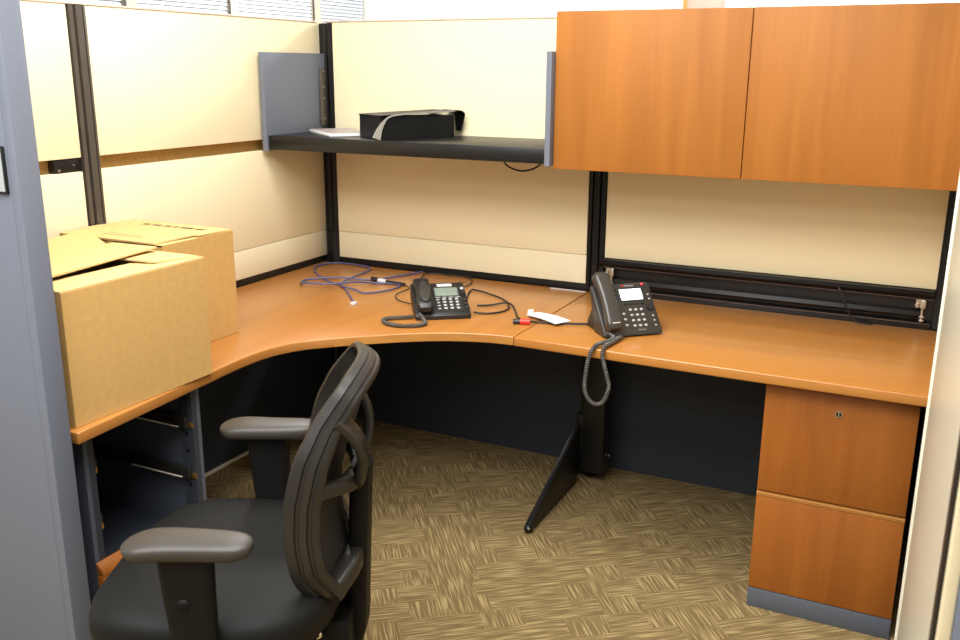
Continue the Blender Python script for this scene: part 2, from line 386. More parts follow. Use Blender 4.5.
# ================================================================== WORKTOPS
def worktop(name, pts, mt, label):
    root = thing(name, label, 'worktop', (0, 0, 0))
    MB().prism(pts, 'z', D - T, D, .004, 3).build('top', [mt], root)
    return root
arc = [(.638, -1.844), (.622, -1.613), (.603, -1.366), (.595, -1.244), (.599, -1.151), (.612, -1.095), (.642, -1.032), (.682, -.985), (.723, -.943), (.766, -.902), (.813, -.862), (.861, -.822), (.911, -.786), (.966, -.752), (1.021, -.727), (1.080, -.706), (1.13, -.695), (1.1855, -.690)]
arc = [(p.x, p.y) for p in catmull([(x, y, 0) for x, y in arc], 3)]
wc = worktop('corner_worktop', [(.002, -1.844)] + arc + [(1.1855, -.012), (.075, -.012), (.002, -.012)], DESKC, 'curved cherry corner worktop carrying the cardboard boxes and the smaller phone')
# worn lighter edge band along the curve
band = [(x, y) for x, y in arc if -1.84 < y]
b = MB()
pr = [Vector((x, y, D - T / 2)) for x, y in band[22:]]
b.sweep([p for p in pr], [(-.0118, -.0006), (.0118, -.0006), (.0118, .0006), (-.0118, .0006)], up=(0, 0, 1))
tag(b.build('edge_band', EDGEW, wc), 'worn lighter edge along the inner curve')
ws = worktop('straight_worktop', [(1.1885, -.012), (1.1885, -.6915), (1.45, -.696), (1.8, -.702), (2.388, -.702), (2.388, -.012)], DESK, 'straight cherry worktop over the two-drawer pedestal, under the overhead cabinet')
b = MB(); b.box(1.04, 1.18, -.035, -.025, D + .0003, D + .002); tag(b.build('seam_plate', CLEAR, ws), 'thin pale strip at the wall end of the seam')

# ---- cantilever support leg below the seam
lg = thing('desk_support_leg', 'black cantilever steel leg with slanted foot below the worktop seam', 'desk leg', (1.25, -.05, 0))
MB().box(-.047, .040, -.035, .030, .048, D - T - .001, .008).build('column', BLACK, lg)
b = MB(); b.prism([(-.485, .008), (-.487, .034), (-.14, .183), (-.02, .238), (-.005, .238), (-.005, .06), (-.05, .012)], 'x', -.078, -.056, .004); b.box(-.078, -.04, -.02, .02, .06, .27, .003)
b.build('foot', BLACK, lg)
b = MB(); b.ball((-.067, -.484, .016), .016); b.mi = 1; b.ball((-.060, -.497, .022), .0045); b.build('glide', [BLACK, STEEL], lg)
b = MB(); b.cyl((.039, -.01, .125), (.052, -.01, .125), .009); b.ball((.057, -.01, .125), .013); b.build('adjusting_knob', BLACK, lg)

# ---- two-drawer pedestal on the right
pd = thing('file_pedestal', 'closed cherry two-drawer file pedestal standing under the right worktop', 'file cabinet', (2.13, -.649, 0))
hw = .1945
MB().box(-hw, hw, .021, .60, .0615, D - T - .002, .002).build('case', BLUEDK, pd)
MB().box(-hw, hw, 0.0, .60, 0, .061, .002).build('plinth', KICKBLUE, pd)
def drawer(z0, z1, lock=False):
    b = MB(); b.box(-hw, hw, 0, .02, z0, z1, .0025)
    o = b.build('drawer', DRAWW, pd)
    if lock:
        k = MB(); k.cyl((.0, 0, .636), (0, -.004, .636), .0105, .0095, 20); k.mi = 1; k.cyl((0, -.004, .636), (0, -.0046, .636), .0075, .0075, 16); k.mi = 0; k.box(-.0012, .0012, -.0065, -.0044, .629, .643)
        k.build('lock', [CHROME, BLACK], o)
    return o
drawer(.3745, D - T - .0045, True)
dl = drawer(.0635, .3565)
b = MB(); b.prism([(.0005, .3568), (-.001, .3600), (.004, .3605), (.004, .3625), (.001, .3640), (.013, .3720), (.0185, .3720), (.0185, .3568)], 'x', -hw, hw); b.build('finger_pull', EDGEW, dl)

# ---- open pedestal on the left: upper drawers missing
po = thing('open_pedestal', 'blue-grey pedestal under the boxes, upper drawers missing, slides bare', 'file cabinet', (.30, -1.60, 0))
xf = .285
for yy in (-.192, .180):
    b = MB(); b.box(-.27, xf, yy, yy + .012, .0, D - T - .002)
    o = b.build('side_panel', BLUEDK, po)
    k = MB(); s = 1 if yy < 0 else -1
    yi = yy + .012 if yy < 0 else yy
    k.mi = 0
    k.box(xf - .045, xf - .0005, yi + (0.0002 if s > 0 else -.018), yi + (.018 if s > 0 else -.0002), .05, D - T - .004)
    k.mi = 1
    for z in (.42, .47, .52, .57, .62, .67): k.box(xf - .030, xf - .018, yi + (.0176 if s > 0 else -.0186), yi + (.0186 if s > 0 else -.0176), z, z + .010)
    k.mi = 2
    for z in (.455, .602): k.box(xf - .012, xf + .0005, yi + (.018 if s > 0 else -.023), yi + (.023 if s > 0 else -.018), z - .006, z + .008)
    k.build('front_channel', [NAVY, BLACK, BRASS], o)  # navy instead of pedestal steel paints the shaded inside darker
MB().box(-.27, -.26, -.18, .18, .0, D - T - .002).build('back_panel', NAVY, po)
MB().box(-.26, xf - .02, -.18, .18, .0, .05).build('bottom_panel', NAVY, po)
for z in (.466, .612):
    for yy in (-.16, .146):
        b = MB(); b.box(-.25, xf - .012, yy, yy + .014, z - .016, z + .016, .002); b.mi = 1
        ye = yy + .014 if yy < 0 else yy
        for i in range(34):
            x = .065 + i * .0055
            b.ball((x, ye + (.001 if yy < 0 else -.001), z - .0135), .0026, n=6)
        tag(b.build('drawer_slide', [SLIDE, BALLS], po), 'bare ball-bearing drawer slide')
b = MB(); b.box(xf + .001, xf + .021, -.192, .192, .04, .340, .002)
dd = b.build('drawer', DRAWW, po)
b = MB(); b.prism([(xf + .0212, .3405), (xf + .0212, .350), (xf + .012, .362), (xf + .002, .372), (xf - .002, .371), (xf + .003, .3405)], 'y', -.191, .178, .001); b.build('finger_pull', DRAWW, dd)
MB().box(-.24, xf - .006, -.155, .155, .06, .30).build('drawer_box', NAVY, dd)

# ================================================================== OVERHEAD UNITS
oc = thing('overhead_cabinet', 'cherry two-door overhead storage cabinet hung above the straight worktop', 'cabinet', (1.767, 0, 1.2166))
x0, x1 = 1.168 - 1.767, 2.378 - 1.767; h = .485
b = MB(); b.box(x0 + .003, x1 - .003, -.338, -.010, .004, h - .004, .002); b.build('case', BLUEDK, oc)
b = MB(); b.box(x0, -.0012, -.36, -.339, 0, h, .002); b.build('door', DOORW, oc)
b = MB(); b.box(.0012, x1, -.36, -.339, 0, h, .002); b.build('door', DOORW, oc)

sh = thing('hanging_shelf', 'black open shelf with blue-grey end panels hung across the corner', 'shelf', (.58, 0, 1.23))
b = MB(); b.box(.034 - .58, 1.1465 - .58, -.378, -.008, .002, .053, .003); b.build('shelf_board', BLACK, sh)
for xa, xb in ((.012, .033), (1.1475, 1.1665)):
    b = MB(); b.prism([(-.386, -.004), (-.0015, -.004), (-.0015, .352), (-.386, .352)], 'x', xa - .58, xb - .58, .002); b.build('end_panel', BLUE, sh)
b = MB(); b.prism([(-.050, .09), (-.040, .07), (-.015, .07), (-.008, .09), (-.008, .285), (-.015, .30), (-.040, .30), (-.046, .285)], 'x', .0335 - .58, .042 - .58, .001)
b.mi = 1
for z in (.10, .18, .225, .285): b.cyl((.042 - .58, -.028, z), (.0445 - .58, -.028, z), .0045)
b.build('mounting_bracket', [POSTBRN, STEEL], sh)

# ---- open raceway below the right tackboard
rc = thing('cable_raceway', 'open black cable raceway with bare rails behind the straight worktop', 'cable tray', (1.78, 0, D))
xa, xb = 1.238 - 1.78, 2.327 - 1.78
MB().box(xa, xb, .006, .0115, .004, .126).build('back_plate', BLACK, rc)
b = MB(); b.prism([(-.030, .108), (-.034, .116), (-.026, .127), (.0055, .127), (.0055, .104), (-.022, .102)], 'x', xa - .012, xb, .002); b.build('top_rail', POSTBLK, rc)
MB().box(xa, xb, -.020, -.018, .0985, .1015).build('trim_reflection_line', BROWNLINE, rc)
b = MB(); b.prism([(-.022, .045), (-.018, .058), (.0055, .062), (.0055, .036), (-.016, .036)], 'x', xa + .03, xb - .03, .001); b.build('middle_rail', POSTBLK, rc)
b = MB(); b.prism([(-.011, .001), (-.011, .018), (.0055, .026), (.0055, .001)], 'x', xa, xb, .001); b.build('bottom_rail', BLACK, rc)
MB().box(xa + .02, xb - .004, -.0135, -.0112, .0165, .0195).build('trim_reflection_line', BROWNLINE, rc)  # wood reflection on the bottom rail, put in as a thin brown strip
for x in (xa + .035, xb - .03):
    b = MB(); b.box(x - .006, x + .009, -.030, -.024, .070, .098, .002); b.cyl((x - .018, -.026, .082), (x - .014, -.030, .072), .009, .006, 10); b.box(x - .006, x + .008, -.028, -.022, .040, .045, .001); b.box(x - .006, x + .008, -.028, -.022, .028, .033, .001); b.box(x - .020, x + .003, -.0255, -.0235, .072, .098); b.box(x - .003, x + .003, -.0255, -.0235, .026, .098)
    b.build('end_clip', STEEL, rc)
pth = catmull([(2.045, -.040, .852), (2.054, -.042, .838), (2.070, -.038, .80), (2.088, -.032, .765), (2.112, -.03, D + .004), (2.16, -.034, D + .003)], 8)
b = MB(); b.tube(pth, .0028); tag(b.build('power_cord', CABLE), 'thin black cord hanging out of the raceway onto the straight worktop', 'cord')

# ================================================================== THINGS ON THE SHELF
zs = 1.2835
bk = thing('booklet', 'thin white booklet lying on the black shelf beside the left end panel', 'booklet', (.212, -.168, zs), math.radians(-38.6))
MB().box(-.143, .143, -.082, .082, .0005, .011, .001).build('pages', WHITE, bk)
MB().box(-.143, .143, -.080, .083, .0112, .0120).build('cover', mat('grey_cover', (.42, .36, .34), rough=.4), bk)
# black magazine file lying on its side
mf = thing('magazine_file', 'black board magazine file lying on its side on the black shelf', 'magazine file', (.512, -.352, zs), math.radians(60))
# local: +x runs away along the opening, +y to the left/back
hh = .083; Lx = .305; Wd = .165
b = MB(); b.box(0, Lx, .003, Wd, .0005, .0035); b.box(0, .004, .003, Wd, .0035, hh); b.box(Lx - .004, Lx, .003, Wd, .0035, hh - .006); b.box(.004, Lx - .004, Wd - .004, Wd, .0035, hh - .008)
b.box(.004, Lx - .004, .004, .007, .0035, hh - .004)
b.build('box', FILEBLK, mf)
rings = []
for i in range(25):
    t = i / 24; x = -.004 + t * (Lx + .012); z = hh - .002 + .010 * t
    rings.append([(x, -.003, z), (x, Wd + .002, z), (x, Wd + .002, z + .003), (x, -.003, z + .003)])
MB().loft(rings).build('lid', [FILEBLK], mf)
b = MB(); pts = catmull([(-.022, -.006, .004), (-.012, -.0065, .030), (.004, -.007, .056), (.030, -.0065, .078), (.08, -.0055, .0865), (.2, -.005, .091), (Lx, -.0045, .0945)], 6)
b.sweep(pts, [(-.006, -.0015), (.006, -.0015), (.006, .0015), (-.006, .0015)], up=lambda i: Vector((-.5, 0, 1)), scale=lambda t: 2.6 * (1 - t * 1.8) if t < .45 else .49)
tag(b.build('edge_strip', FILEGRY, mf), 'pale worn edge of the slanted opening')
b = MB(); pr = catmull([(Lx - .004, 0, .093), (Lx + .018, 0, .0955), (Lx + .040, 0, .090), (Lx + .054, 0, .070), (Lx + .050, 0, .018)], 6)
b.loft([[(p.x, .005 + .03 * s_, p.z), (p.x, .095 - .03 * s_, p.z), (p.x + .002, .095 - .03 * s_, p.z + .001), (p.x + .002, .005 + .03 * s_, p.z + .001)] for i, p in enumerate(pr) for s_ in [max(0, (i - 15) / 9)]])
tag(b.build('tab', FILEBLK, mf), 'curled end tab')

pth = catmull([(.86, -.08, 1.236), (.872, -.10, 1.21), (.89, -.10, 1.188), (.938, -.10, 1.174), (.985, -.10, 1.182), (1.015, -.10, 1.2), (1.03, -.09, 1.225), (1.035, -.08, 1.232)], 8)
b = MB(); b.tube(pth, .0035); tag(b.build('electrical_cable', CABLE), 'black cable looping down from the underside of the black shelf', 'cable')

# ================================================================== CARDBOARD BOXES
def flap_quad(b, p, t=.004):
    """thick slab from 4 corners (ccw seen from above)"""
    P = [Vector(q) for q in p]; n = (P[1] - P[0]).cross(P[3] - P[0]).normalized() * t
    bm = bmesh.new(); A = [bm.verts.new(q) for q in P]; B = [bm.verts.new(q + n) for q in P]
    bm.faces.new(A); bm.faces.new(B)
    for i in range(4): bm.faces.new([A[i], A[(i + 1) % 4], B[(i + 1) % 4], B[i]])
    b.merge(bm)
def carton(name, label, loc, w, d, h, flaps):
    """w along y, d along -x from the front face at local x = 0"""
    root = thing(name, label, 'cardboard box', loc)
    b = MB(); t = .004
    b.box(-d, 0, -w / 2, w / 2, 0, t)
    for s in (-1, 1):
        y = s * w / 2; b.box(-d, 0, min(y, y - s * t), max(y, y - s * t), t, h, 0)
    b.box(-t, 0, -w / 2 + t, w / 2 - t, t, h); b.box(-d, -d + t, -w / 2 + t, w / 2 - t, t, h)
    b.build('box_body', CARD, root, 0)
    for i, f in enumerate(flaps):
        k = MB(); flap_quad(k, f); k.build('flap', CARDIN, root, 0)
    return root
h1 = .3125
w1 = .446; dp1 = .325
b1 = carton('cardboard_box', 'nearer cardboard box at the worktop end, long flap lifted over a dark gap', (.6135, -1.603, D + .001), w1, dp1, h1, [
    # front flap folded in flat, small end flaps, rear flap lifted
    [(-.001, -w1 / 2, h1), (-.001, w1 / 2, h1), (-.125, w1 / 2 - .02, h1 - .006), (-.125, -w1 / 2 + .006, h1 - .004)],
    [(-.02, w1 / 2, h1 + .001), (-dp1 + .01, w1 / 2, h1 + .001), (-dp1 + .03, w1 / 2 - .15, h1 + .006), (-.05, w1 / 2 - .12, h1 + .003)],
    [(-dp1 + .01, -w1 / 2, h1 + .001), (-.02, -w1 / 2, h1 + .001), (-.03, -w1 / 2 + .15, h1 - .03), (-dp1 + .02, -w1 / 2 + .15, h1 - .03)],
    [(-dp1 + .002, w1 / 2, h1 + .010), (-dp1 + .002, -w1 / 2, h1 + .003), (-.105, -w1 / 2 + .002, h1 + .009), (-.150, w1 / 2 - .012, h1 + .015)],
    [(-dp1 - .19, w1 / 2 + .085, h1 + .016), (-dp1 - .17, -w1 / 2, h1 + .004), (-dp1 - .006, -w1 / 2 + .01, h1 - .003), (-dp1 - .006, w1 / 2 - .005, h1 - .002)],
])
h2 = .3165; w2 = .288; dp2 = .398
b2 = carton('cardboard_box', 'farther cardboard box beside the left wall with printed lettering on top', (.4085, -1.1765, D + .001), w2, dp2, h2, [
    [(0, -w2 / 2, h2 - .004), (0, w2 / 2, h2 - .004), (-.19, w2 / 2, h2 - .005), (-.19, -w2 / 2, h2 - .005)],
    [(-dp2, w2 / 2, h2 - .004), (-dp2, -w2 / 2, h2 - .004), (-.20, -w2 / 2, h2 - .005), (-.20, w2 / 2, h2 - .005)],
    [(-.004, w2 / 2 - .001, h2), (-dp2, w2 / 2 - .001, h2), (-dp2, .003, h2 + .003), (-.004, .003, h2 + .003)],
    [(-dp2, -w2 / 2 + .001, h2), (-.03, -w2 / 2 + .001, h2), (-.018, -.001, h2 + .004), (-dp2, -.001, h2 + .004)],
])
# illegible print on the top of the farther box
b = MB(); x = -.31
rr = random.Random(3)
for row, (yy, sz) in enumerate(((.085, .020), (.055, .010))):
    x = -.30
    while x < -.06:
        wv = rr.uniform(.008, .018) * (1 if row == 0 else .7)
        b.mi = 0
        b.box(x, x + wv, yy - sz / 2, yy + sz / 2, h2 + .0052, h2 + .0058)
        x += wv + rr.choice((.004, .004, .004, .014))
b.build('lettering', INK, b2, 0); b = MB()
for yy in (-.05, -.075, -.095):
    x = -.27
    while x < -.13:
        wv = rr.uniform(.006, .012); b.box(x, x + wv, yy - .003, yy + .003, h2 + .0055, h2 + .0060); x += wv + .005
tag(b.build('lettering', FAINTINK, b2, 0), 'fainter small print')

# ================================================================== PHONES
def phone_small():
    r = thing('desk_phone', 'smaller black desk phone with grey display on the corner worktop', 'phone', (.828, -.660, D), math.radians(36))
    wd = .178; dp = .172
    b = MB(); b.prism([(-.006, .001), (-.008, .014), (0, .022), (dp, .082), (dp + .012, .078), (dp + .012, .03), (dp * .6, .001)], 'x', -.004, wd, .004, 2)
    b.build('phone_body', PHONEBLK, r)
    sl = math.atan2(.060, dp); M = Matrix.Translation((0, 0, .0225)) @ Matrix.Rotation(sl, 4, 'X')
    def face(b, name, mt, smooth=35, p=r): return b.build(name, mt, p, smooth, M)
    L = dp / math.cos(sl)
    b = MB(); b.box(.072, .150, .098, .148, .0005, .003, .001); s_ = face(b, 'display', LCD)
    b = MB(); b.box(.066, .156, .094, .154, .0, .0016, .0005); face(b, 'display_bezel', PHONEGRY)
    b = MB(); b.box(.085, .135, .158, .172, .0005, .0022, .0005); tag(face(b, 'paper_label', WHITE), 'white strip above the display')
    kp = MB(); kp.box(.066, .160, .010, .093, .0, .0008); kp = face(kp, 'keypad', PHONEGRY)
    def key(*a): face(MB().box(*a), 'key', KEYS, 0, kp)
    for i in range(3):
        for j in range(4): key(.093 + i * .021, .104 + i * .021, .019 + j * .018, .027 + j * .018, .0005, .004, .001)
    for j in range(4): key(.073, .083, .019 + j * .018, .0245 + j * .018, .0005, .003, .001)
    for i in range(4): key(.072 + i * .022, .088 + i * .022, .0885, .0915, .0005, .002)
    fk = face(MB().cyl((.167, .116, 0), (.167, .116, .004), .008), 'navigation_key', PHONEGRY)
    face(MB().box(.161, .172, .134, .148, 0, .004, .001), 'function_key', KEYS)
    for j in range(3): face(MB().box(.1635, .172, .022 + j * .022, .034 + j * .022, .0003, .003, .001), 'function_key', HANDGRY)
    # handset along the left edge
    b = MB(); prof = []
    rings = []
    for i in range(21):
        t = i / 20; y = -.012 + t * .180
        hz = .012 + .008 * math.sin(math.pi * t) ; lift = .004 if .22 < t < .78 else 0.0
        wv = .060 - .010 * math.sin(math.pi * t); th = .030 - .012 * math.sin(math.pi * t)
        cap = min(1, .55 + 6 * min(t, 1 - t))
        rings.append([(.028 + a * cap, y, .010 + hz + c * cap + .006 * math.sin(math.pi * t)) for a, c in rrect(wv, th, .010, 3)])
    b.loft(rings); hs = face(b, 'handset', PHONEBLK)
    b = MB(); rings = []
    for i in range(13):
        t = i / 12; y = .004 + t * .120; k = math.sin(math.pi * t) ** .4 if 0 < t < 1 else .05
        rings.append([(.030 + a * k * (1.25 - .5 * t), y, .0435 + c * .5 - .002 + .0135 * math.sin(math.pi * (y + .012) / .180) - .006 * math.sin(math.pi * (y + .012) / .180)) for a, c in rrect(.034, .008, .003, 2)])
    b.loft(rings); tag(face(b, 'handset_grip', HANDGRY, 50, hs), 'lighter satin back of the handset')
    return r
p1 = phone_small()
pth = [(.846, -.672, D + .026), (.872, -.688, D + .012), (.885, -.712, D + .008), (.862, -.748, D + .008), (.815, -.766, D + .008), (.772, -.758, D + .008), (.742, -.727, D + .008), (.758, -.695, D + .008), (.792, -.668, D + .008), (.815, -.655, D + .012)]
cl = coil([Vector(p) for p in pth], .0050, .0021, .0052)
b = MB(); b.tube(cl, .0022, 5); o = b.build('coiled_cord', CORD, None, 50); o.parent = p1; o.matrix_parent_inverse = (Matrix.Translation(p1.location) @ Matrix.Rotation(p1.rotation_euler.z, 4, 'Z')).inverted()

def phone_big():
    r = thing('desk_phone', 'larger charcoal desk phone with lit white screen on the straight worktop', 'phone', (1.489, -.542, D), math.radians(43))
    wd = .130
    b = MB(); b.prism([(-.004, .006), (-.002, .016), (.112, .139), (.122, .139), (.128, .130), (.085, .03), (.07, .006)], 'x', -.066, wd, .005, 3); b.build('phone_body', PHONEGRY, r)
    b = MB(); b.prism([(.03, .001), (.03, .012), (.10, .10), (.155, .02), (.155, .001)], 'x', -.056, wd - .02, .004); b.build('stand', PHONEBLK, r)
    b = MB(); b.prism([(-.004, .006), (.02, .001), (.08, .001), (.085, .006)], 'x', -.062, wd - .004, .001); b.build('foot', PHONEBLK, r)
    sl = math.atan2(.123, .114); M = Matrix.Translation((0, -.002, .0165)) @ Matrix.Rotation(sl, 4, 'X')
    def face(b, name, mt, smooth=35, p=r): return b.build(name, mt, p, smooth, M)
    b = MB(); b.box(.022, .096, .110, .149, .0006, .0022, .0008); face(b, 'screen', SCREEN)
    b = MB(); b.box(.018, .100, .106, .153, .0002, .0012, .0006); face(b, 'screen_bezel', PHONEBLK)
    kp = face(MB().box(.030, .092, .012, .084, -.0008, .0004), 'keypad', PHONEGRY)
    def key(x, y, rx=.0058, ry=.0044, rz=.003, mt=KEYS): face(MB().ball((x, y, .001), rx, ry, rz, 10), 'key', mt, 60, kp)
    for i in range(3):
        for j in range(4): key(.042 + i * .0185, .020 + j * .0185)
    for j in range(3): key(.016, .024 + j * .0195)
    for j in range(3): key(.112, .018 + j * .0165, .0038, .0030, .002)
    for j in range(2): key(.116, .110 + j * .016, .0034, .0032, .002)
    for i in range(4): face(MB().box(.024 + i * .019, .037 + i * .019, .0945, .0985, .0005, .003, .001), 'soft_key', KEYDK, 0)
    face(MB().cyl((.110, .080, 0), (.110, .080, .005), .0125, .011, 20), 'navigation_ring', KEYDK)
    for j in range(3): face(MB().box(.006, .011, .112 + j * .016, .12 + j * .016, .0, .002), 'line_key', KEYDK, 0)
    b = MB(); b.cyl((.110, .080, .005), (.110, .080, .006), .006, .006, 16); face(b, 'navigation_key', PHONEGRY)
    b = MB(); b.ball((.106, .165, .001), .0042, .003, .003, 10); tag(face(b, 'indicator_lamp', LED), 'glowing red message lamp')
    def words(name, body, x, y, size, mt):
        c = bpy.data.curves.new(name, 'FONT'); c.body = body; c.size = size; c.extrude = .0002; c.materials.append(mt)
        t0 = bpy.data.objects.new(name, c); COL.objects.link(t0); dg = bpy.context.evaluated_depsgraph_get(); me = bpy.data.meshes.new_from_object(t0.evaluated_get(dg)); bpy.data.objects.remove(t0)
        t = bpy.data.objects.new(name, me); COL.objects.link(t); t.parent = r; t.matrix_local = M @ Matrix.Translation((x, y, .0008)); return t
    words('brand_lettering', 'Polycom', .044, .159, .0095, KEYS)
    b = MB(); b.ball((.038, .162, .0005), .0042, .0028, .001, 8); face(b, 'brand_emblem', RED)
    words('model_lettering', 'HD VOICE', .050, .0035, .0055, KEYS)
    # handset on the left half
    b = MB(); rings = []
    for i in range(25):
        t = i / 24; y = -.004 + t * .198; k = math.sin(math.pi * t)
        wv = .056 - .008 * k; th = .040 - .014 * k; cap = min(1, .6 + 7 * min(t, 1 - t))
        rings.append([(-.042 + a * cap, y, .030 + .012 * k + c * cap) for a, c in rrect(wv, th, .012, 4)])
    b.loft(rings); hs = face(b, 'handset', HANDGRY)
    b = MB(); b.box(-.055, -.03, .008, .0115, .0515, .053, .0004); face(b, 'handset_mark', KEYS, 35, hs)
    return r
p2 = phone_big()
pth = [(1.452, -.588, D + .022), (1.478, -.606, D + .016), (1.470, -.645, D + .012), (1.452, -.690, D + .010), (1.440, -.716, D - .020), (1.433, -.720, .66), (1.432, -.720, .615), (1.447, -.720, .585), (1.468, -.720, .576), (1.490, -.720, .588), (1.505, -.720, .63), (1.500, -.720, .66), (1.488, -.718, .70), (1.480, -.714, D - .008), (1.478, -.690, D + .010), (1.484, -.640, D + .010), (1.488, -.600, D + .012), (1.490, -.575, D + .010)]
cl = coil([Vector(p) for p in pth], .0047, .0020, .0052)
b = MB(); b.tube(cl, .0023, 5); o = b.build('coiled_cord', CORD, None, 50); o.parent = p2; o.matrix_parent_inverse = (Matrix.Translation(p2.location) @ Matrix.Rotation(p2.rotation_euler.z, 4, 'Z')).inverted()

# ================================================================== CABLES ON THE CORNER WORKTOP
zc = D + .0048
pts = [(.529, -.578), (.459, -.499), (.345, -.381), (.266, -.347), (.124, -.24), (.055, -.150), (.048, -.085), (.085, -.035), (.169, -.030), (.25, -.050), (.285, -.113), (.291, -.214), (.313, -.303), (.351, -.397), (.432, -.426), (.482, -.436), (.530, -.363), (.536, -.281), (.492, -.262), (.426, -.282), (.378, -.345), (.315, -.416), (.223, -.445), (.179, -.412), (.165, -.343), (.27, -.286), (.384, -.243), (.43, -.16), (.47, -.06), (.486, -.022)]
zz = [zc] * len(pts)
for i in (12, 13, 14): zz[i] = zc + .006
for i in (20, 21, 22): zz[i] = zc + .012
for i in (25,): zz[i] = zc + .006
et = thing('network_cable', 'blue network cable lying in loops on the corner worktop near the corner post', 'cable', (.3, -.3, D))
P = catmull([(x - .3, y + .3, z - D) for (x, y), z in zip(pts, zz)], 8)
b = MB(); b.tube(P, .0034); b.build('sheath', ETH, et)
b = MB(); b.box(.222, .240, -.290, -.270, .0005, .010, .001); tag(b.build('plug', CLEAR, et, M=Matrix.Rotation(0, 4, 'Z')), 'clear plastic plug at the loose end')
b = MB(); b.cyl((.390, -.246, D + .0105), (.422, -.249, D + .0105), .009); b.mi = 1; b.cyl((.422, -.249, D + .008), (.46, -.254, D + .008), .0085); b.mi = 0; b.cyl((.46, -.254, D + .0075), (.545, -.262, D + .0075), .0072)
tag(b.build('cable_coupler', [CABLE, CLEAR]), 'small black and clear inline cable coupler beside the blue cable', 'cable coupler')
b = MB(); P = catmull([(.552, -.263, zc), (.585, -.30, zc), (.592, -.40, zc), (.642, -.468, zc), (.714, -.497, zc), (.742, -.500, zc + .001)], 8); b.tube(P, .0021)
tag(b.build('phone_cable', CABLE), 'thin black line between the cable coupler and the smaller phone', 'cable')
b = MB(); P = catmull([(.560, -.225, zc), (.545, -.15, zc), (.515, -.06, zc), (.545, -.028, zc), (.60, -.03, zc), (.66, -.025, zc), (.71, -.04, zc), (.745, -.10, zc), (.755, -.17, zc), (.760, -.25, zc), (.79, -.33, zc), (.80, -.38, zc)], 8); b.tube(P, .0024)
tag(b.build('phone_cable', CABLE), 'thin black line running behind the smaller phone along the wall', 'cable')
b = MB(); P = catmull([(.845, -.34, zc + .001), (.80, -.215, zc), (.84, -.215, zc), (.889, -.239, zc), (.955, -.28, zc), (1.005, -.335, zc), (1.035, -.40, zc), (1.03, -.455, zc), (.995, -.495, zc), (.955, -.500, zc + .001)], 8); b.tube(P, .0032)
tag(b.build('phone_cable', CABLE), 'black cable curving round to the right of the smaller phone', 'cable')
b = MB(); P = catmull([(.925, -.415, zc + .001), (.96, -.385, zc), (1.005, -.355, zc + .007), (1.045, -.385, zc + .008), (1.085, -.445, zc), (1.121, -.500, zc), (1.175, -.515, zc), (1.24, -.503, zc), (1.31, -.475, zc), (1.358, -.454, zc), (1.372, -.449, zc)], 8); b.tube(P, .0034)
tag(b.build('network_cable', CABLE), 'black cable stretched across the worktop seam to the larger phone', 'cable')
b = MB(); b.cyl((1.124, -.556, D + .009), (1.146, -.549, D + .009), .009); b.mi = 1; b.cyl((1.146, -.549, D + .0100), (1.176, -.540, D + .0100), .0098)
tag(b.build('connector', [CABLE, RED]), 'red and black connector lying in front of the white paper tag', 'connector')
b = MB(); rings = []
ax = Vector((1.142, -.442, 0)); bx = Vector((1.274, -.500, 0)); dx = (bx - ax); nx = Vector((-dx.y, dx.x, 0)).normalized()
for i in range(9):
    t = i / 8; p = ax.lerp(bx, t); hgt = D + .0105 + .003 * math.sin(math.pi * t) ; w = .028 + .006 * t
    rings.append([p + nx * w + Vector((0, 0, hgt)), p - nx * w + Vector((0, 0, hgt)), p - nx * w + Vector((0, 0, hgt + .0008)), p + nx * w + Vector((0, 0, hgt + .0008))])
b.loft(rings); b.cyl((ax.x - .012, ax.y - .004, D + .012), (ax.x + .004, ax.y, D + .0135), .010, .012, 10)
tag(b.build('paper_tag', WHITE), 'white paper tag tied on the black cable at the seam', 'tag')

# ================================================================== NAMEPLATE
npd = thing('nameplate', 'grey nameplate in a black frame on the blue front panel', 'nameplate', (.582, -1.917, 1.330))
b = MB(); b.box(-.3, .031, -.006, -.0003, -.052, .044, .002); b.build('frame', BLACK, npd)
MB().box(-.295, .026, -.0072, -.0062, -.047, .039).build('insert', PLATE, npd)

# ================================================================== OFFICE CHAIR
ch = thing('office_chair', 'black swivel office chair with grey armrests facing the boxes', 'office chair', (1.05, -1.805, 0), math.radians(24))
# local: +x = rearwards, -y = side nearest the opening
def sgn(v): return -1 if v < 0 else 1
# seat
b = MB(); rings = []
def seat_ring(k, z, dx=0.):
    out = []
    for i in range(48):
        a = 2 * math.pi * i / 48; c, s_ = math.cos(a), math.sin(a); e = .62
        x = sgn(c) * abs(c) ** e * .252; y = sgn(s_) * abs(s_) ** e * .278
        x *= k; y *= k
        zz_ = z
        if x < -.10: zz_ -= ((-x - .10) / .16) ** 2 * .028
        out.append((x - .022 + dx, y, zz_))
    return out
for k, z in ((.80, .428), (.93, .434), (.985, .452), (1.0, .476), (.998, .498), (.98, .514), (.94, .524), (.84, .530), (.6, .527), (.3, .521), (.05, .520)): rings.append(seat_ring(k, z))
b.loft(rings); b.build('seat', CHSEAT, ch, 60)
b = MB(); b.loft([seat_ring(.6, .395), seat_ring(.86, .402), seat_ring(.90, .427)]); b.build('seat_pan', CHPLAS, ch)
b = MB(); b.box(-.09, .12, -.08, .08, .345, .398, .01); b.build('tilt_mechanism', CHPLAS, ch)
b = MB(); b.cyl((0, 0, .10), (0, 0, .26), .026); b.cyl((0, 0, .2601), (0, 0, .344), .016); b.build('gas_lift', BLACK, ch)
b = MB(); b.cyl((0, 0, .085), (0, 0, .125), .045, .04, 20)
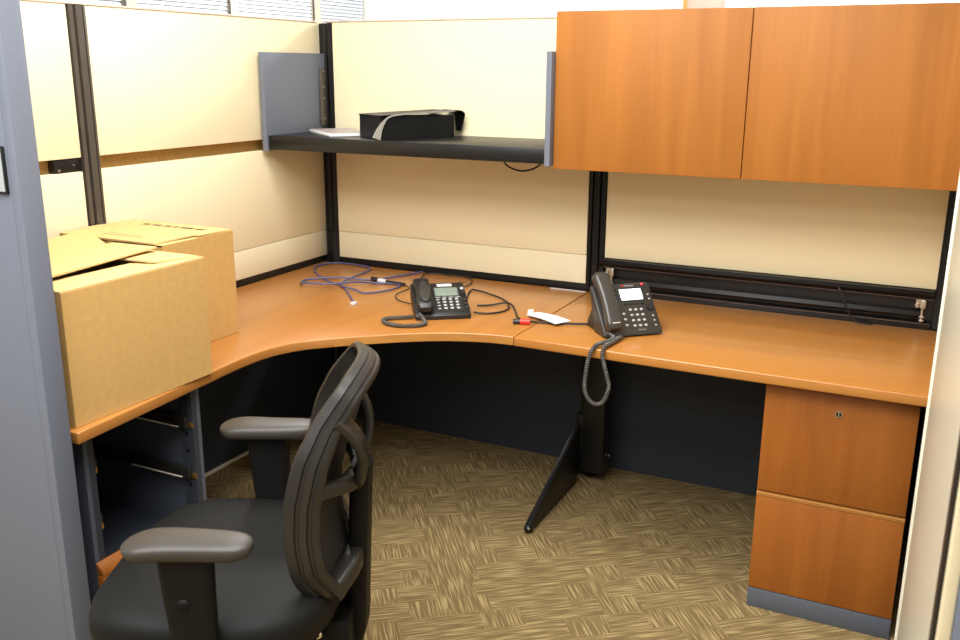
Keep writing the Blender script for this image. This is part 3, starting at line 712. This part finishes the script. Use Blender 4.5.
for k in range(5):
    a = math.radians(72 * k + 12); d = Vector((math.cos(a), math.sin(a), 0))
    b.sweep([d * .03 + Vector((0, 0, .105)), d * .16 + Vector((0, 0, .098)), d * .30 + Vector((0, 0, .078))], rrect(.03, .046, .008, 2), up=(0, 0, 1), scale=lambda t: 1 - .3 * t)
b.build('star_base', CHPLAS, ch)
for k in range(5):
    a = math.radians(72 * k + 12); c = Vector((math.cos(a) * .295, math.sin(a) * .295, 0)); w = MB()
    t = Vector((-math.sin(a), math.cos(a), 0))
    for s_ in (-1, 1): w.cyl(c + t * (.006 * s_) + Vector((0, 0, .027)), c + t * (.024 * s_) + Vector((0, 0, .027)), .027, .024, 18)
    w.cyl(c + Vector((0, 0, .03)), c + Vector((0, 0, .072)), .008)
    w.build('caster', CHPLAS, ch)
# armrests
for sy in (-1, 1):
    yc = sy * .286
    b = MB(); rings = []
    for z, hx, hy, ox, oy in ((.40, .040, .016, .0, 0), (.44, .043, .018, 0, 0), (.52, .043, .019, 0, 0), (.60, .047, .020, -.004, 0), (.682, .050, .022, -.006, 0)):
        rings.append([(ox + a, yc + oy + c, z) for a, c in rrect(hx * 2, hy * 2, .014, 3)])
    b.loft(rings)
    b.box(-.035, .035, min(sy * .20, sy * .30), max(sy * .20, sy * .30), .385, .408, .006)
    ar = b.build('armrest', CHPLAS, ch, 50)
    b = MB(); rings = []
    n = 29
    for i in range(n):
        t = .5 - .5 * math.cos(math.pi * i / (n - 1)); x = -.118 + .236 * t
        end = max(.004, 1 - abs(2 * t - 1) ** 7) ** .4
        hw_ = (.0495 - .012 * t) * end * (1 - max(0, (.16 - t) / .16) ** 2 * .25)
        top = .716 - .010 * max(0, (.35 - t) / .35) ** 2 - .003 * max(0, (t - .8) / .2) ** 2
        bot = .680 + .010 * max(0, (.18 - t) / .18) ** 2 + .006 * max(0, (t - .85) / .15)
        mid = (top + bot) / 2; th = (top - bot) * (.35 + .65 * end); top = mid + th / 2; bot = mid - th / 2
        ring = []
        for j in range(20):
            a = 2 * math.pi * j / 20; c, s_ = math.cos(a), math.sin(a)
            ring.append((x, yc - sy * .006 * math.sin(math.pi * t) + sgn(c) * abs(c) ** .55 * hw_, (top + bot) / 2 + sgn(s_) * abs(s_) ** .6 * (top - bot) / 2))
        rings.append(ring)
    b.loft(rings); tag(b.build('arm_pad', CHPAD, ar, 60), 'grey soft arm pad')
    b = MB(); b.ball((-.010, yc + sy * .020, .592), .014, .006, .011); b.build('adjuster_button', CHPLAS, ar)
# backrest: profile u(z) on the side, centre bulges rearward
ZU = [(.48, .250), (.52, .222), (.573, .195), (.655, .184), (.73, .189), (.81, .208), (.88, .240), (.95, .290), (.985, .315), (1.02, .34)]
def U(z):
    for (z0, u0), (z1, u1) in zip(ZU, ZU[1:]):
        if z <= z1: break
    t = (z - z0) / (z1 - z0); return u0 + (u1 - u0) * t
def HW(z):  # half width of the frame loop
    if z < .62: return .180 - .060 * ((.62 - z) / .12) ** 2
    if z < .80: return .180
    return .180 - .055 * ((z - .80) / .16) ** 1.5
zb, zt = .505, .946
side = [(U(z), HW(z), z) for z in [zb + .012 + (zt - zb - .024) * i / 14 for i in range(15)]]
loop = [(x, y, z) for x, y, z in side]
topz = [(U(zt) + .006, HW(zt) * .82, zt + .004), (U(zt) + .018, HW(zt) * .4, zt + .012), (U(zt) + .022, 0, zt + .014), (U(zt) + .018, -HW(zt) * .4, zt + .012), (U(zt) + .006, -HW(zt) * .82, zt + .004)]
botz = [(U(zb) + .004, -HW(zb) * .8, zb - .004), (U(zb) + .02, -HW(zb) * .35, zb - .008), (U(zb) + .024, 0, zb - .009), (U(zb) + .02, HW(zb) * .35, zb - .008), (U(zb) + .004, HW(zb) * .8, zb - .004)]
loop = loop + topz + [(x, -y, z) for x, y, z in side[::-1]] + botz
LP = catmull(loop, 4, True)
def dep(i):
    z = LP[i].z; e = .01; du = (U(min(z + e, 1.01)) - U(max(z - e, .49))) / (min(z + e, 1.01) - max(z - e, .49)); return Vector((1, 0, -du)).normalized()
# ridged cross-section, (depth, lateral)
prof = [(-.030, -.010), (-.034, -.002), (-.030, .008), (-.012, .012), (-.009, .008), (-.004, .008), (-.001, .013), (.012, .013), (.015, .008), (.020, .008), (.023, .012), (.032, .008), (.036, 0), (.030, -.010)]
b = MB(); b.sweep(LP, prof, True, dep)
for k, v in enumerate(b.bm.verts):
    c = LP[k // len(prof)]; f = 1 - .25 * max(0, min(1, (c.z - .78) / .15)); v.co = c + (v.co - c) * f
b.build('back_frame', CHFRAME, ch, 40)
# fabric inside the loop
b = MB(); rows = []
nz_, ny_ = 26, 18
for i in range(nz_ + 1):
    z = zb + .004 + (zt - zb - .006) * i / nz_; hwv = HW(z) - .006; row = []
    edge = min(i, nz_ - i) / nz_
    for j in range(ny_ + 1):
        v = -1 + 2 * j / ny_; bulge = (.052 if z < .85 else .052 - .03 * (z - .85) / .16) * (1 - v * v) * min(1, edge * 6 + .25)
        row.append(b.bm.verts.new((U(z) + .004 + bulge, v * hwv, z)))
    rows.append(row)
for i in range(nz_):
    for j in range(ny_): b.bm.faces.new([rows[i][j], rows[i][j + 1], rows[i + 1][j + 1], rows[i + 1][j]])
o = b.build('back_fabric', CHMESH, ch, 60)
sm = o.modifiers.new('thick', 'SOLIDIFY'); sm.thickness = .006; sm.offset = 0
BACK = Matrix.Translation((.178, .0, 0)) @ Matrix.Rotation(math.radians(5), 4, 'Z') @ Matrix.Translation((-.20, 0, 0))
# spine and struts behind
b = MB(); pth = catmull([(.10, 0, .335), (.18, 0, .322), (.225, 0, .325), (.250, 0, .36), (.256, 0, .46), (.262, 0, .60), (.266, 0, .70), (.270, 0, .745)], 6)
b.sweep(pth, rrect(.040, .078, .012, 3), up=lambda i: Vector((1, 0, .4))); b.build('back_spine', CHPLAS, ch, 50)
for sy in (-1, 1):
    b = MB(); P = catmull([(.282, sy * .03, .728), (.268, sy * .09, .734), (.235, sy * .14, .745), (.205, sy * .182, .752)], 8)
    b.sweep(P, rrect(.030, .034, .006, 2), up=(0, 0, 1)); b.build('back_strut', CHFRAME, ch, 50)
    b = MB(); P = catmull([(q[0], q[1] * (.55 if sy > 0 else 1), q[2]) for q in ((.280, sy * .05, .722), (.294, sy * .085, .755), (.302, sy * .11, .80), (.296, sy * .128, .838), (.278, sy * .142, .870), (.258, sy * .150, .892))], 8)
    b.sweep(P, rrect(.020, .044, .006, 2), up=lambda i: Vector((1, 0, 0))); b.build('back_strut', CHFRAME, ch, 50)
    b = MB(); P = catmull([(.272, sy * .03, .545), (.268, sy * .08, .548), (.245, sy * .12, .528), (.232, sy * .135, .515)], 8)
    b.sweep(P, rrect(.042, .040, .008, 2), up=(0, 0, 1)); b.build('back_strut', CHFRAME, ch, 50)
for o in ch.children:
    if o.name.split('.')[0] in ('back_frame', 'back_fabric', 'back_strut'): o.data.transform(BACK)
for x, z in ((.188, .412), (.147, .409)):
    b = MB(); b.cyl((x, -.10, z), (x, -.122, z), .015, .015, 18); b.mi = 1; b.cyl((x, -.122, z), (x, -.124, z), .010, .008, 16); b.mi = 0; b.cyl((x, -.124, z), (x, -.1245, z), .005, .005, 8)
    b.build('pivot_bolt', [CHPLAS, CHROME], ch)
b = MB(); b.box(.10, .250, -.10, .10, .33, .43, .008); b.build('back_bracket', CHPLAS, ch)
